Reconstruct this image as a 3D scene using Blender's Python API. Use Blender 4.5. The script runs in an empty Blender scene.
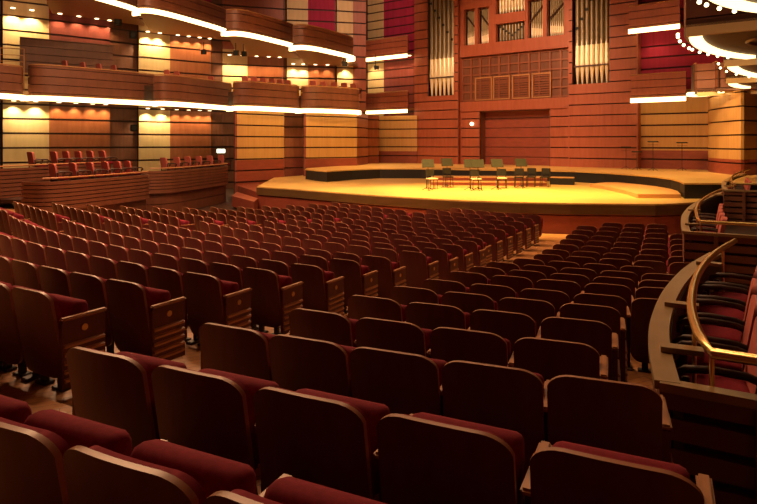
import bpy, bmesh, math, random
from mathutils import Vector, Matrix
random.seed(7)
SC = bpy.context.scene
COL = SC.collection
R_ = math.radians

# ------------------------------------------------------------------ camera, world, light, exposure
CZ = 3.11                      # eye height above the front stalls floor
F, CX, Y0 = 600.0, 378.5, 143.0
cam = bpy.data.objects.new('camera', bpy.data.cameras.new('camera'))
COL.objects.link(cam)
cam.location = (0, 0, CZ)
cam.rotation_euler = (math.pi / 2, 0, 0)
cam.data.sensor_width = 36.0
cam.data.lens = 36.0 * F / 757.0
cam.data.shift_y = -(252.0 - Y0) / 757.0
cam.data.clip_start = 0.05
cam.data.clip_end = 300
SC.camera = cam

w = bpy.data.worlds.new('hall_air')
w.use_nodes = True
w.node_tree.nodes['Background'].inputs[0].default_value = (1.0, 0.55, 0.28, 1)
w.node_tree.nodes['Background'].inputs[1].default_value = 0.008
SC.world = w
SC.view_settings.view_transform = 'Standard'
SC.view_settings.look = 'None'
SC.view_settings.gamma = 1.0
SC.view_settings.use_curve_mapping = False
SC.view_settings.exposure = 0.0

def lamp(name, kind, loc, energy, color, target=None, size=None, spot=None, blend=0.6, parent=None):
    d = bpy.data.lights.new(name, kind)
    d.energy = energy
    d.color = color
    if kind == 'AREA':
        d.shape = 'DISK'
        d.size = size or 1.0
    elif kind == 'SPOT':
        d.spot_size = R_(spot or 60)
        d.spot_blend = blend
        d.shadow_soft_size = size or 0.1
    else:
        d.shadow_soft_size = size or 0.1
    o = bpy.data.objects.new(name, d)
    COL.objects.link(o)
    o.location = loc
    if target is not None:
        o.rotation_euler = (Vector(target) - Vector(loc)).to_track_quat('-Z', 'Y').to_euler()
    if parent is not None:
        o.parent = parent
        o.matrix_parent_inverse = Matrix.Translation(-Vector(parent.location))
    return o

WARM = (1.0, 0.54, 0.27)
STAGEC = (1.0, 0.60, 0.13)
# stage lighting rig above the platform
for (tx, ty, e) in ((0.5, 24.8, 30000), (4.0, 23.4, 40000), (7.0, 23.2, 38000), (3.5, 26.8, 38000), (8.5, 25.5, 27000), (-2.5, 28.0, 11000), (7.0, 28.5, 9000), (11.5, 24.0, 9000)):
    lamp('stage_lamp', 'SPOT', (tx - 1.5, ty - 2.0, CZ + 12.3), e * 0.62, STAGEC, (tx, ty, CZ - 2), 0.35, 36, 0.9)
for (tx, ty, e) in ((1.0, 38.0, 8000), (9.0, 33.5, 7500), (15.0, 29.0, 9000)):
    lamp('stage_lamp', 'SPOT', (tx - 2.5, ty - 4.0, CZ + 12.0), e, (1.0, 0.55, 0.2), (tx, ty, CZ - 1), 0.35, 44, 0.9)
# wash over the organ wall
lamp('organ_lamp', 'SPOT', (3.5, 27.0, CZ + 11.0), 8800, (1.0, 0.51, 0.26), (9.0, 39.5, CZ + 3.5), 0.4, 62, 0.8)
lamp('organ_lamp', 'SPOT', (1.0, 30.0, CZ + 9.5), 2000, (1.0, 0.72, 0.42), (5.3, 42.3, CZ + 5.4), 0.3, 11, 0.7)
lamp('organ_lamp', 'SPOT', (9.0, 27.0, CZ + 9.5), 1700, (1.0, 0.72, 0.42), (12.1, 36.9, CZ + 5.4), 0.3, 13, 0.7)
# spots added to brighten the column at stage right and walls at stage left
lamp('side_fill', 'SPOT', (8.0, 24.0, CZ + 8.0), 5600, (1.0, 0.62, 0.28), (16.3, 28.8, CZ + 0.6), 0.3, 22, 0.6)
lamp('side_fill', 'SPOT', (2.0, 27.0, CZ + 9.0), 4200, (1.0, 0.6, 0.2), (-3.5, 36.5, CZ + 0.3), 0.3, 46, 0.6)
lamp('side_fill', 'SPOT', (1.5, 33.0, CZ + 11.8), 3000, (1.0, 0.62, 0.42), (-2.0, 44.0, CZ + 9.6), 0.3, 60, 0.7)  # added to brighten the upper left wall panels
# unseen house lights in the ceiling, then added fill spots
for (tx, ty, e) in ((-7, 19, 1500), (-3, 20, 1200), (-11, 24, 1400), (3, 19, 700), (-5, 12, 700), (2.5, 14, 60)):
    lamp('house_light', 'AREA', (tx, ty, CZ + 11.5), e, WARM, (tx, ty, 0), 1.4)
lamp('fill_spot', 'SPOT', (-8.5, 1.0, CZ + 10.5), 5200, (1.0, 0.5, 0.3), (-5.0, 11.0, 1.0), 0.5, 34, 0.9)  # added spots brighten chosen seat blocks, the near box and the terrace
lamp('fill_spot', 'SPOT', (-5.0, 3.0, CZ + 11.0), 3600, (1.0, 0.5, 0.3), (-2.0, 14.0, 0.6), 0.5, 34, 0.9)
lamp('fill_spot', 'SPOT', (7.0, 1.0, CZ + 9.0), 1700, (1.0, 0.5, 0.3), (3.3, 6.2, 1.2), 0.3, 20, 0.9)
lamp('fill_spot', 'SPOT', (-9.0, 12.0, CZ + 10.5), 1700, (1.0, 0.5, 0.3), (-10.5, 24.0, 2.2), 0.5, 44, 0.9)

# ------------------------------------------------------------------ image-plane measurements turned into places in the hall
def PY(x, y_depth):
    return Vector(((x - CX) / F * y_depth, y_depth))
def PH(x, y, zr):
    d = F * zr / (Y0 - y)
    return Vector(((x - CX) / F * d, d))
def ZR(y, d):
    return (Y0 - y) / F * d
def interp(tab, x):
    for (a, fa), (b, fb) in zip(tab, tab[1:]):
        if x <= b:
            return fa + (fb - fa) * (x - a) / (b - a)
    return tab[-1][1]

# ------------------------------------------------------------------ materials
def mat(name, col, rough=0.5, metal=0.0, noise=None, nscale=(6, 6, 6), bump=0.0, bscale=60, emit=None, estr=0, spec=0.5, coat=0):
    m = bpy.data.materials.new(name)
    m.use_nodes = True
    nt = m.node_tree
    b = nt.nodes['Principled BSDF']
    b.inputs['Base Color'].default_value = (*col, 1)
    b.inputs['Roughness'].default_value = rough
    b.inputs['Metallic'].default_value = metal
    b.inputs['Specular IOR Level'].default_value = spec
    if coat:
        b.inputs['Coat Weight'].default_value = coat
        b.inputs['Coat Roughness'].default_value = 0.15
    tc = nt.nodes.new('ShaderNodeTexCoord')
    if noise:
        mp = nt.nodes.new('ShaderNodeMapping')
        mp.inputs['Scale'].default_value = nscale
        nt.links.new(tc.outputs['Object'], mp.inputs['Vector'])
        n = nt.nodes.new('ShaderNodeTexNoise')
        n.inputs['Scale'].default_value = 1.0
        n.inputs['Detail'].default_value = 4
        nt.links.new(mp.outputs['Vector'], n.inputs['Vector'])
        r = nt.nodes.new('ShaderNodeValToRGB')
        r.color_ramp.elements[0].position = 0.3
        r.color_ramp.elements[1].position = 0.7
        r.color_ramp.elements[0].color = (*noise, 1)
        r.color_ramp.elements[1].color = (*col, 1)
        nt.links.new(n.outputs['Fac'], r.inputs['Fac'])
        nt.links.new(r.outputs['Color'], b.inputs['Base Color'])
    if bump:
        n2 = nt.nodes.new('ShaderNodeTexNoise')
        n2.inputs['Scale'].default_value = bscale
        nt.links.new(tc.outputs['Object'], n2.inputs['Vector'])
        bp = nt.nodes.new('ShaderNodeBump')
        bp.inputs['Strength'].default_value = bump
        nt.links.new(n2.outputs['Fac'], bp.inputs['Height'])
        nt.links.new(bp.outputs['Normal'], b.inputs['Normal'])
    if emit:
        b.inputs['Emission Color'].default_value = (*emit, 1)
        b.inputs['Emission Strength'].default_value = estr
    return m

M = {}
M['chair_wood'] = mat('chair_wood', (0.14, 0.032, 0.029), 0.42, noise=(0.095, 0.021, 0.019), nscale=(9, 9, 1.5))
M['chair_edge'] = mat('chair_edge', (0.34, 0.145, 0.07), 0.4, noise=(0.25, 0.10, 0.048), nscale=(4, 20, 20))
M['arm_wood'] = mat('arm_wood', (0.42, 0.19, 0.075), 0.38, noise=(0.3, 0.12, 0.045), nscale=(30, 4, 20))
M['red_fabric'] = mat('red_fabric', (0.22, 0.014, 0.03), 0.9, noise=(0.17, 0.010, 0.022), nscale=(40, 40, 40), bump=0.15, bscale=180, spec=0.2)
M['dark_metal'] = mat('dark_metal', (0.02, 0.017, 0.016), 0.45)
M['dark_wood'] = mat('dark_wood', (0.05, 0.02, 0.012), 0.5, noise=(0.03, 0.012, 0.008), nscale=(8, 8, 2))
M['slat_wood'] = mat('slat_wood', (0.55, 0.29, 0.14), 0.45)
M['brass'] = mat('brass', (0.72, 0.50, 0.20), 0.28, metal=1.0)
M['cap_wood'] = mat('cap_wood', (0.30, 0.20, 0.09), 0.35, noise=(0.24, 0.155, 0.068), nscale=(3, 3, 3))
M['fascia'] = mat('fascia', (0.70, 0.52, 0.25), 0.5)
M['wall_wood'] = mat('wall_wood', (0.34, 0.092, 0.045), 0.5, noise=(0.28, 0.070, 0.033), nscale=(6, 6, 0.7))
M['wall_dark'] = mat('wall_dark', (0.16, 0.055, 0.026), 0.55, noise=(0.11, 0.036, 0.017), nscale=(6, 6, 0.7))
M['orange_wood'] = mat('orange_wood', (0.33, 0.108, 0.042), 0.5, noise=(0.26, 0.08, 0.03), nscale=(5, 5, 0.8))
M['pale'] = mat('pale', (0.62, 0.44, 0.22), 0.6, noise=(0.55, 0.38, 0.18), nscale=(5, 5, 0.6))
M['gold_panel'] = mat('gold_panel', (0.52, 0.30, 0.10), 0.55, noise=(0.45, 0.25, 0.08), nscale=(8, 8, 0.5))
M['magenta'] = mat('magenta', (0.36, 0.012, 0.06), 0.85, noise=(0.26, 0.008, 0.042), nscale=(5, 5, 0.5))
M['red_panel'] = mat('red_panel', (0.20, 0.034, 0.028), 0.8, noise=(0.15, 0.024, 0.02), nscale=(5, 5, 0.5))
M['groove'] = mat('groove', (0.045, 0.017, 0.010), 0.7)
M['parapet'] = mat('parapet', (0.175, 0.062, 0.032), 0.48, noise=(0.13, 0.044, 0.023), nscale=(3, 3, 1))
M['parapet_low'] = mat('parapet_low', (0.17, 0.058, 0.03), 0.48, noise=(0.12, 0.04, 0.02), nscale=(3, 3, 1))
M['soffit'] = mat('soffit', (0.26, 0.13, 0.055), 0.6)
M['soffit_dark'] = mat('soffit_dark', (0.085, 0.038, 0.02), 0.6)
M['strip'] = mat('strip', (1, 0.8, 0.5), 0.5, emit=(1.0, 0.70, 0.30), estr=5.0)
M['strip_under'] = mat('strip_under', (1, 0.8, 0.5), 0.5, emit=(1.0, 0.70, 0.30), estr=3.2)
M['bulb'] = mat('bulb', (1, 0.8, 0.5), 0.5, emit=(1.0, 0.78, 0.42), estr=5)
M['pink'] = mat('pink', (0.46, 0.10, 0.075), 0.7, noise=(0.38, 0.08, 0.06), nscale=(20, 20, 20))
M['stage_wood'] = mat('stage_wood', (0.62, 0.40, 0.14), 0.38, noise=(0.55, 0.34, 0.115), nscale=(1.2, 9, 3))
M['stage_lip'] = mat('stage_lip', (0.12, 0.07, 0.03), 0.22, noise=(0.09, 0.05, 0.02), nscale=(1, 1, 8), coat=0.5)
M['stage_red'] = mat('stage_red', (0.27, 0.06, 0.035), 0.45, noise=(0.21, 0.045, 0.026), nscale=(2, 2, 6))
M['black'] = mat('black', (0.007, 0.006, 0.006), 0.7)
M['step_wood'] = mat('step_wood', (0.55, 0.29, 0.12), 0.4)
M['pipe'] = mat('pipe', (0.25, 0.21, 0.14), 0.45, metal=0.5)
M['pipe_lit'] = mat('pipe_lit', (0.92, 0.84, 0.62), 0.35, metal=0.4)  # paler copy of pipe, light on mouths and feet put into its colour
M['pipe_dull'] = mat('pipe_dull', (0.25, 0.21, 0.12), 0.45, metal=0.6)
M['lattice'] = mat('lattice', (0.22, 0.07, 0.033), 0.5)
M['frame'] = mat('frame', (0.40, 0.19, 0.075), 0.45)
M['sign'] = mat('sign', (0.8, 0.85, 0.7), 0.4, emit=(0.95, 1.0, 0.75), estr=3.0)
M['white_fabric'] = mat('white_fabric', (0.75, 0.68, 0.5), 0.7)
M['desk_metal'] = mat('desk_metal', (0.022, 0.02, 0.013), 0.7, spec=0.2)
M['ceiling'] = mat('ceiling', (0.22, 0.11, 0.05), 0.7)

# parquet floor
fm = bpy.data.materials.new('parquet')
fm.use_nodes = True
nt = fm.node_tree
b = nt.nodes['Principled BSDF']
tc = nt.nodes.new('ShaderNodeTexCoord')
mp = nt.nodes.new('ShaderNodeMapping')
mp.inputs['Rotation'].default_value = (0, 0, R_(-25))
nt.links.new(tc.outputs['Object'], mp.inputs['Vector'])
bk = nt.nodes.new('ShaderNodeTexBrick')
bk.inputs['Color1'].default_value = (0.46, 0.22, 0.08, 1)
bk.inputs['Color2'].default_value = (0.34, 0.15, 0.055, 1)
bk.inputs['Mortar'].default_value = (0.16, 0.07, 0.03, 1)
bk.inputs['Scale'].default_value = 2.2
bk.inputs['Mortar Size'].default_value = 0.008
bk.inputs['Row Height'].default_value = 0.2
bk.inputs['Brick Width'].default_value = 1.1
nt.links.new(mp.outputs['Vector'], bk.inputs['Vector'])
nt.links.new(bk.outputs['Color'], b.inputs['Base Color'])
b.inputs['Roughness'].default_value = 0.42
M['parquet'] = fm

# ------------------------------------------------------------------ mesh builder
class MB:
    def __init__(s):
        s.v, s.f, s.m = [], [], []
    def add(s, vs, fs, mi=0):
        o = len(s.v)
        s.v += [tuple(p) for p in vs]
        s.f += [tuple(i + o for i in f) for f in fs]
        s.m += [mi] * len(fs)
    def box(s, c, d, mi=0, rot=0.0):
        x, y, z = d[0] / 2, d[1] / 2, d[2] / 2
        ca, sa = math.cos(rot), math.sin(rot)
        vs = []
        for sx, sy, sz in ((-1, -1, -1), (1, -1, -1), (1, 1, -1), (-1, 1, -1), (-1, -1, 1), (1, -1, 1), (1, 1, 1), (-1, 1, 1)):
            px, py = sx * x, sy * y
            vs.append((c[0] + px * ca - py * sa, c[1] + px * sa + py * ca, c[2] + sz * z))
        s.add(vs, [(3, 2, 1, 0), (4, 5, 6, 7), (0, 1, 5, 4), (1, 2, 6, 5), (2, 3, 7, 6), (3, 0, 4, 7)], mi)
    def prism(s, pts, z0, z1, mi=0, mtop=None):
        n = len(pts)
        area = sum(pts[i][0] * pts[(i + 1) % n][1] - pts[(i + 1) % n][0] * pts[i][1] for i in range(n))
        if area < 0:
            pts = pts[::-1]
        vs = [(p[0], p[1], z0) for p in pts] + [(p[0], p[1], z1) for p in pts]
        s.add(vs, [tuple(range(n - 1, -1, -1))] + [(i, (i + 1) % n, n + (i + 1) % n, n + i) for i in range(n)], mi)
        s.add(vs[n:], [tuple(range(n))], mi if mtop is None else mtop)
    def ribbon(s, pts, t, z0, z1, mi=0, hall=None, off=0.0):
        """upright strip of thickness t following a plan polyline; +off moves it towards `hall`"""
        a = offset(pts, off, hall)
        c = offset(pts, off - t, hall)
        n = len(pts)
        vs = []
        for p, q in zip(a, c):
            vs += [(p[0], p[1], z0), (p[0], p[1], z1), (q[0], q[1], z1), (q[0], q[1], z0)]
        fs = []
        for i in range(n - 1):
            k, l = 4 * i, 4 * i + 4
            for j in range(4):
                fs.append((k + j, k + (j + 1) % 4, l + (j + 1) % 4, l + j))
        fs += [(3, 2, 1, 0), (4 * n - 4, 4 * n - 3, 4 * n - 2, 4 * n - 1)]
        s.add(vs, fs, mi)
    def tube(s, pts, r, mi=0, n=8, rr=None):
        pts = [Vector(p) for p in pts]
        vs = []
        for i, p in enumerate(pts):
            d = (pts[min(i + 1, len(pts) - 1)] - pts[max(i - 1, 0)]).normalized()
            up = Vector((0, 0, 1)) if abs(d.z) < 0.9 else Vector((0, 1, 0))
            a = d.cross(up).normalized()
            bb = a.cross(d)
            rad = rr[i] if rr else r
            for k in range(n):
                t = 2 * math.pi * k / n
                vs.append(p + a * (rad * math.cos(t)) + bb * (rad * math.sin(t)))
        fs = []
        for i in range(len(pts) - 1):
            for k in range(n):
                fs.append((i * n + k, i * n + (k + 1) % n, (i + 1) * n + (k + 1) % n, (i + 1) * n + k))
        fs += [tuple(range(n - 1, -1, -1)), tuple(range((len(pts) - 1) * n, len(pts) * n))]
        s.add(vs, fs, mi)
    def ball(s, c, r, mi=0, n=8):
        vs, fs = [], []
        rings = 5
        for i in range(rings + 1):
            t = math.pi * i / rings
            for k in range(n):
                a = 2 * math.pi * k / n
                rad = r * max(math.sin(t), 0.02)
                vs.append((c[0] + rad * math.cos(a), c[1] + rad * math.sin(a), c[2] + r * math.cos(t)))
        for i in range(rings):
            for k in range(n):
                fs.append((i * n + k, (i + 1) * n + k, (i + 1) * n + (k + 1) % n, i * n + (k + 1) % n))
        fs += [tuple(range(n)), tuple(range((rings + 1) * n - 1, rings * n - 1, -1))]
        s.add(vs, fs, mi)
    def mesh(s, name, mats, smooth=None, bevel=0):
        me = bpy.data.meshes.new(name)
        me.from_pydata(s.v, [], s.f)
        for m in (mats if isinstance(mats, (list, tuple)) else [mats]):
            me.materials.append(M[m])
        me.polygons.foreach_set('material_index', s.m)
        bm = bmesh.new()
        bm.from_mesh(me)
        bmesh.ops.recalc_face_normals(bm, faces=bm.faces)
        if bevel:
            bmesh.ops.bevel(bm, geom=[e for e in bm.edges if e.is_manifold and e.calc_face_angle(0) > 0.8], offset=bevel, segments=2, affect='EDGES', clamp_overlap=True)
        bm.to_mesh(me)
        bm.free()
        if smooth:
            me.polygons.foreach_set('use_smooth', [True] * len(me.polygons))
            me.set_sharp_from_angle(angle=R_(smooth))
        me.update()
        return me
    def build(s, name, mats, parent=None, smooth=None, bevel=0):
        return obj(name, s.mesh(name, mats, smooth, bevel), parent)

def obj(name, me, parent=None):
    o = bpy.data.objects.new(name, me)
    COL.objects.link(o)
    if parent is not None:
        o.parent = parent
        if me is not None and parent.get('worldbuilt'):
            o.matrix_parent_inverse = Matrix.Translation(-Vector(parent.location))
    return o

def tag(o, label=None, cat=None, group=None, kind=None):
    if label: o['label'] = label
    if cat: o['category'] = cat
    if group: o['group'] = group
    if kind: o['kind'] = kind
    return o

def thing(name, loc, label, cat, group=None, rotz=0, world=False, kind=None):
    """an Empty at the thing's base; world=True means its parts are built in hall coordinates"""
    o = bpy.data.objects.new(name, None)
    o.empty_display_size = 0.2
    COL.objects.link(o)
    o.location = loc
    o.rotation_euler = (0, 0, rotz)
    if world:
        o['worldbuilt'] = 1
    return tag(o, label, cat, group, kind)

def struct(name, mb, mats, parent=None, smooth=None):
    o = mb.build(name, mats, parent, smooth)
    if parent is None:
        o['kind'] = 'structure'
    return o

HALL = Vector((3.0, 22.0))
def offset(pts, d, hall=None):
    hall = HALL if hall is None else hall
    pts = [Vector(p[:2]) for p in pts]
    if abs(d) < 1e-9:
        return pts
    out = []
    mid = sum(pts, Vector((0, 0))) / len(pts)
    ch = pts[-1] - pts[0]
    nrm = Vector((-ch.y, ch.x))
    sgn = 1.0 if nrm.dot(hall - mid) > 0 else -1.0
    for i, p in enumerate(pts):
        t = (pts[min(i + 1, len(pts) - 1)] - pts[max(i - 1, 0)]).normalized()
        out.append(p + Vector((-t.y, t.x)) * (sgn * d))
    return out

SEAM = 0.65
def seams(z0, z1, phase=CZ - 0.28, pitch=SEAM):
    k = math.ceil((z0 - phase) / pitch - 0.15)
    r = []
    while phase + k * pitch < z1 - 0.05:
        if phase + k * pitch > z0 + 0.05:
            r.append(phase + k * pitch)
        k += 1
    return r
def boards(mb, pts, z0, z1, t=0.07, mi=0, mg=1, hall=None, gap=0.09, phase=CZ - 0.28, pitch=SEAM):
    """horizontal boarding with recessed dark joints"""
    zs = seams(z0, z1, phase, pitch)
    edges = [z0] + [z for q in zs for z in (q - gap / 2, q + gap / 2)] + [z1]
    for a, c in zip(edges[0::2], edges[1::2]):
        if c - a > 0.01:
            mb.ribbon(pts, t, a, c, mi, hall)
    mb.ribbon(pts, 0.05, z0, z1, mg, hall, off=-t + 0.01)

# ------------------------------------------------------------------ seat rows: arcs round one centre
CEN = Vector((10.0, 27.0))
def RR(r): return {0: 27.42, 1: 26.6, 2: 25.64}.get(r, 26.67 - 0.95 * (r - 1))
HT = [0.94, 1.035, 1.17, 1.276, 1.39, 1.51, 1.63, 1.72, 1.83, 1.93, 2.02, 2.09, 2.15, 2.19, 2.22, 2.24, 2.25, 2.26, 2.26, 2.26]
def zf(r):
    r = max(0, min(19, r))
    return CZ - HT[r] - 0.85
def polar(r, a): return Vector((CEN.x - r * math.sin(a), CEN.y - r * math.cos(a)))

# ------------------------------------------------------------------ floor
fb = MB()
NA = 44
A0, A1 = R_(-8), R_(78)
for r in range(-1, 20):
    ro = RR(r) + 0.14 if r >= 0 else 31.5
    ri = RR(r + 1) + 0.14 if r < 19 else 2.0
    z = zf(r)
    for i in range(NA):
        a, c = A0 + (A1 - A0) * i / NA, A0 + (A1 - A0) * (i + 1) / NA
        p = [polar(ro, a), polar(ro, c), polar(ri, c), polar(ri, a)]
        fb.add([(q.x, q.y, z) for q in p], [(0, 1, 2, 3)])
        if r < 19:
            q = [polar(ri, a), polar(ri, c)]
            fb.add([(q[0].x, q[0].y, z), (q[1].x, q[1].y, z), (q[1].x, q[1].y, zf(r + 1)), (q[0].x, q[0].y, zf(r + 1))], [(0, 1, 2, 3)])
struct('floor', fb, 'parquet')
gb = MB()
gb.box((0, 20, -0.16), (70, 64, 0.1))
struct('floor', gb, 'dark_wood')

# ------------------------------------------------------------------ stage
stage = thing('stage', (5, 26, 0), 'broad curved wooden concert stage glowing yellow under the lamps', 'stage', world=True)
SZ, UZ = CZ - 2.05, CZ - 1.47
edge_px = [(257, 186.4), (264, 187), (290, 188.6), (320, 191), (370, 194.8), (420, 198), (470, 200.6), (520, 202.2), (570, 203.2), (620, 203.6), (655, 204), (675, 203.4), (690, 202.5), (710, 200.5), (740, 197)]
edge = [PH(x, y, -2.05) for x, y in edge_px]
edge += [Vector((edge[-1].x + 2.5, edge[-1].y + 0.5))]
back = [Vector((22.5, 38.5)), Vector((13.5, 38.6)), Vector((4.0, 45.3)), Vector((-1.0, 45.0)), Vector((-5.4, 37.0)), Vector((-6.2, 35.6))]
mb = MB()
mb.prism(edge + back, SZ - 0.05, SZ)
mb.build('stage_floor', 'stage_wood', stage)
mb = MB()
mb.ribbon(edge, 0.12, SZ - 0.38, SZ - 0.052, 0, Vector((0, 10)), off=0.03)
mb.build('stage_lip', 'stage_lip', stage)
mb = MB()
boards(mb, offset(edge, -0.02, Vector((0, 10))), -0.1, SZ - 0.36, 0.1, 0, 1, Vector((0, 10)), 0.03, SZ - 0.42, 0.9)
mb.build('stage_front', ['stage_red', 'groove'], stage)
mb = MB()
mb.prism([PY(237.5, 33.2), PY(258, 28.4), PY(262, 33.5), PY(258, 35.0)], 0.0, CZ - 2.35, 0, 0)
mb.prism([PY(232, 29.5), PY(254, 26.6), PY(258, 28.2), PY(237, 32.0)], 0.0, CZ - 2.6, 0, 0)
mb.build('side_steps', 'stage_red', stage)
# raised rear platform
riser_px = [(305, 169), (316, 170.2), (327, 171), (352, 169.4), (380, 168.4), (421, 168.5), (480, 169.5), (540, 170.4), (575, 171), (605, 172.6), (635, 174.6), (655, 176.4), (670, 178.4), (679, 180.6), (684, 183), (720, 183), (757, 183), (790, 183)]
riser = [PH(x, y, -1.47) for x, y in riser_px]
mb = MB()
mb.prism(riser + [Vector((22.3, 24)), Vector((22.3, 38.4)), Vector((13.5, 38.5)), Vector((4.0, 45.2)), Vector((-1.0, 44.9)), Vector((-2.3, 39.0)), Vector((-4.2, 35.2))], UZ - 0.06, UZ)
mb.build('rear_platform', 'stage_wood', stage)
mb = MB()
mb.ribbon(riser, 0.08, SZ + 0.004, UZ - 0.064, 0, Vector((5, 20)), off=-0.03)
mb.build('platform_riser', 'black', stage)

# ------------------------------------------------------------------ organ wall
O0, OU, ON = Vector((4.57, 42.8)), Vector((0.795, -0.607)), Vector((-0.607, -0.795))
def os_(x):
    t = (x - CX) / F
    return (O0.y * t - O0.x) / (OU.x - OU.y * t)
def od(s): return O0.y + OU.y * s
def op(s, d=0.0): return O0 + OU * s + ON * d
def oz(x, y): return CZ + ZR(y, od(os_(x)))
OROT = math.atan2(OU.y, OU.x)
TOP = CZ + 11.6
SL = {k: os_(k) for k in (366, 383, 417, 430, 457, 461, 476, 480, 550, 556, 571, 574, 611, 638, 708)}

wb = MB()
def wpan(s0, s1, z0, z1, d, mi=0):
    boards(wb, [op(s0, d), op(s1, d)], z0, z1, 0.14, mi, 1, HALL, 0.07)
# flanking tower walls with a pipe niche in each
zb_l, zb_r = oz(442, 96), oz(592, 84)
wpan(SL[417], SL[430], UZ, TOP, 0.35)
wpan(SL[430], SL[457], UZ, zb_l, 0.35)
wpan(SL[457] - 0.05, SL[461], UZ, TOP, 0.35)
wpan(SL[571], SL[574], UZ, TOP, 0.35)
wpan(SL[574], SL[611], UZ, zb_r, 0.35)
wpan(SL[611], SL[638], UZ, TOP, 0.35)
wb2 = wb
# niche backs
for a, c, z in ((SL[430], SL[457], zb_l), (SL[574], SL[611], zb_r)):
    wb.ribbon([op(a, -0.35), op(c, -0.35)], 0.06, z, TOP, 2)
    wb.prism([op(a, -0.4), op(c, -0.4), op(c, 0.3), op(a, 0.3)], z - 0.1, z - 0.001, 0)
# central bay: piers, beam, case front
dz = CZ + 2.12
wpan(SL[461], SL[480], UZ, dz + 0.06, 0.0)
wpan(SL[550], SL[571], UZ, dz + 0.06, 0.0)
wb.prism([op(SL[461], 0.12), op(SL[571], 0.12), op(SL[571], -0.5), op(SL[461], -0.5)], dz + 0.06, CZ + 2.85, 0)
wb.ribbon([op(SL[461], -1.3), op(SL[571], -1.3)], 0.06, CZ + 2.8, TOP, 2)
for s in (SL[638],):
    wb.ribbon([op(s, 0.35), op(s, -0.6)], 0.08, UZ, TOP, 0, HALL)
for s in (SL[461], SL[571]):
    wb.ribbon([op(s, 0.35), op(s, -0.5)], 0.05, UZ, TOP, 0, HALL)
struct('wall_back', wb, ['wall_wood', 'groove', 'dark_wood'])

# stage door recess under the organ
db = MB()
boards(db, [op(SL[480], -0.8), op(SL[550], -0.8)], UZ, dz, 0.05, 0, 1, HALL, 0.05)
door = struct('door_1', db, ['stage_red', 'groove'])
jb = MB()
for s in (SL[480], SL[550]):
    jb.ribbon([op(s, 0.0), op(s, -0.8)], 0.05, UZ, dz, 0)
jb.prism([op(SL[480], 0.0), op(SL[550], 0.0), op(SL[550], -0.85), op(SL[480], -0.85)], dz, dz + 0.06)
jb.build('door_frame', 'wall_dark', door)

# the organ itself
organ = thing('pipe_organ', (*op(5.2), CZ + 2.8), 'large pipe organ with silver pipe towers in a red wood case', 'organ', world=True)
def pipe(s, d, z_foot, z_lip, z_top, r, bright='pipe_lit'):
    p = op(s, d)
    mb = MB()
    zc = z_foot + (z_lip - z_foot) * 0.45
    mb.tube([(p.x, p.y, z_foot), (p.x, p.y, zc)], r, 1, 12, [r * 0.35, r])
    mb.tube([(p.x, p.y, zc), (p.x, p.y, z_lip + 0.02)], r, 1, 12)
    mb.tube([(p.x, p.y, z_lip), (p.x, p.y, z_top)], r, 0, 12)
    # pointed upper lip standing proud of the body
    f = ON * (r + 0.012)
    q = op(s, d) + f
    wv = OU * (r * 0.62)
    mb.add([(q.x - wv.x, q.y - wv.y, zc + 0.15), (q.x + wv.x, q.y + wv.y, zc + 0.15), (q.x, q.y, z_lip + 0.35),
            (p.x - wv.x, p.y - wv.y, zc + 0.15), (p.x + wv.x, p.y + wv.y, zc + 0.15), (p.x, p.y, z_lip + 0.35)],
           [(0, 1, 2), (0, 3, 4, 1), (1, 4, 5, 2), (2, 5, 3, 0)], 1)
    return mb
for (xa, xb, n, zfoot, ylip, xm, slope) in ((431, 456, 6, zb_l, 59, 442, -1), (576, 610, 7, zb_r, 45, 592, 1)):
    sa, sb = os_(xa), os_(xb)
    st = (sb - sa) / n
    for i in range(n):
        s = sa + st * (i + 0.5)
        o = pipe(s, 0.12, zfoot + 0.02, CZ + ZR(ylip, od(os_(xm))), TOP - 0.3, st * 0.46).build('organ_pipe', ['pipe', 'pipe_lit'], organ, smooth=40)
        # small dark tuning slot; the slots step down along the row
        m2 = MB()
        p = op(s, 0.12 + st * 0.46)
        zz = CZ + 9.7 - 0.55 * (i if slope < 0 else (n - 1 - i)) + (0.3 if slope < 0 else 0.6)
        m2.box((p.x, p.y, zz), (0.16, 0.07, 0.16), 0, OROT)
        m2.build('tuning_slot', 'black', o)
    zr = CZ + ZR(78, od(os_(442))) if slope < 0 else CZ + ZR(66, od(os_(592)))
    m3 = MB()
    c = op((sa + sb) / 2, 0.12 + st * 0.46 + 0.03)
    m3.box((c.x, c.y, zr), (sb - sa + 0.1, 0.06, 0.09), 0, OROT)
    m3.build('pipe_rail', 'dark_wood', organ)
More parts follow.
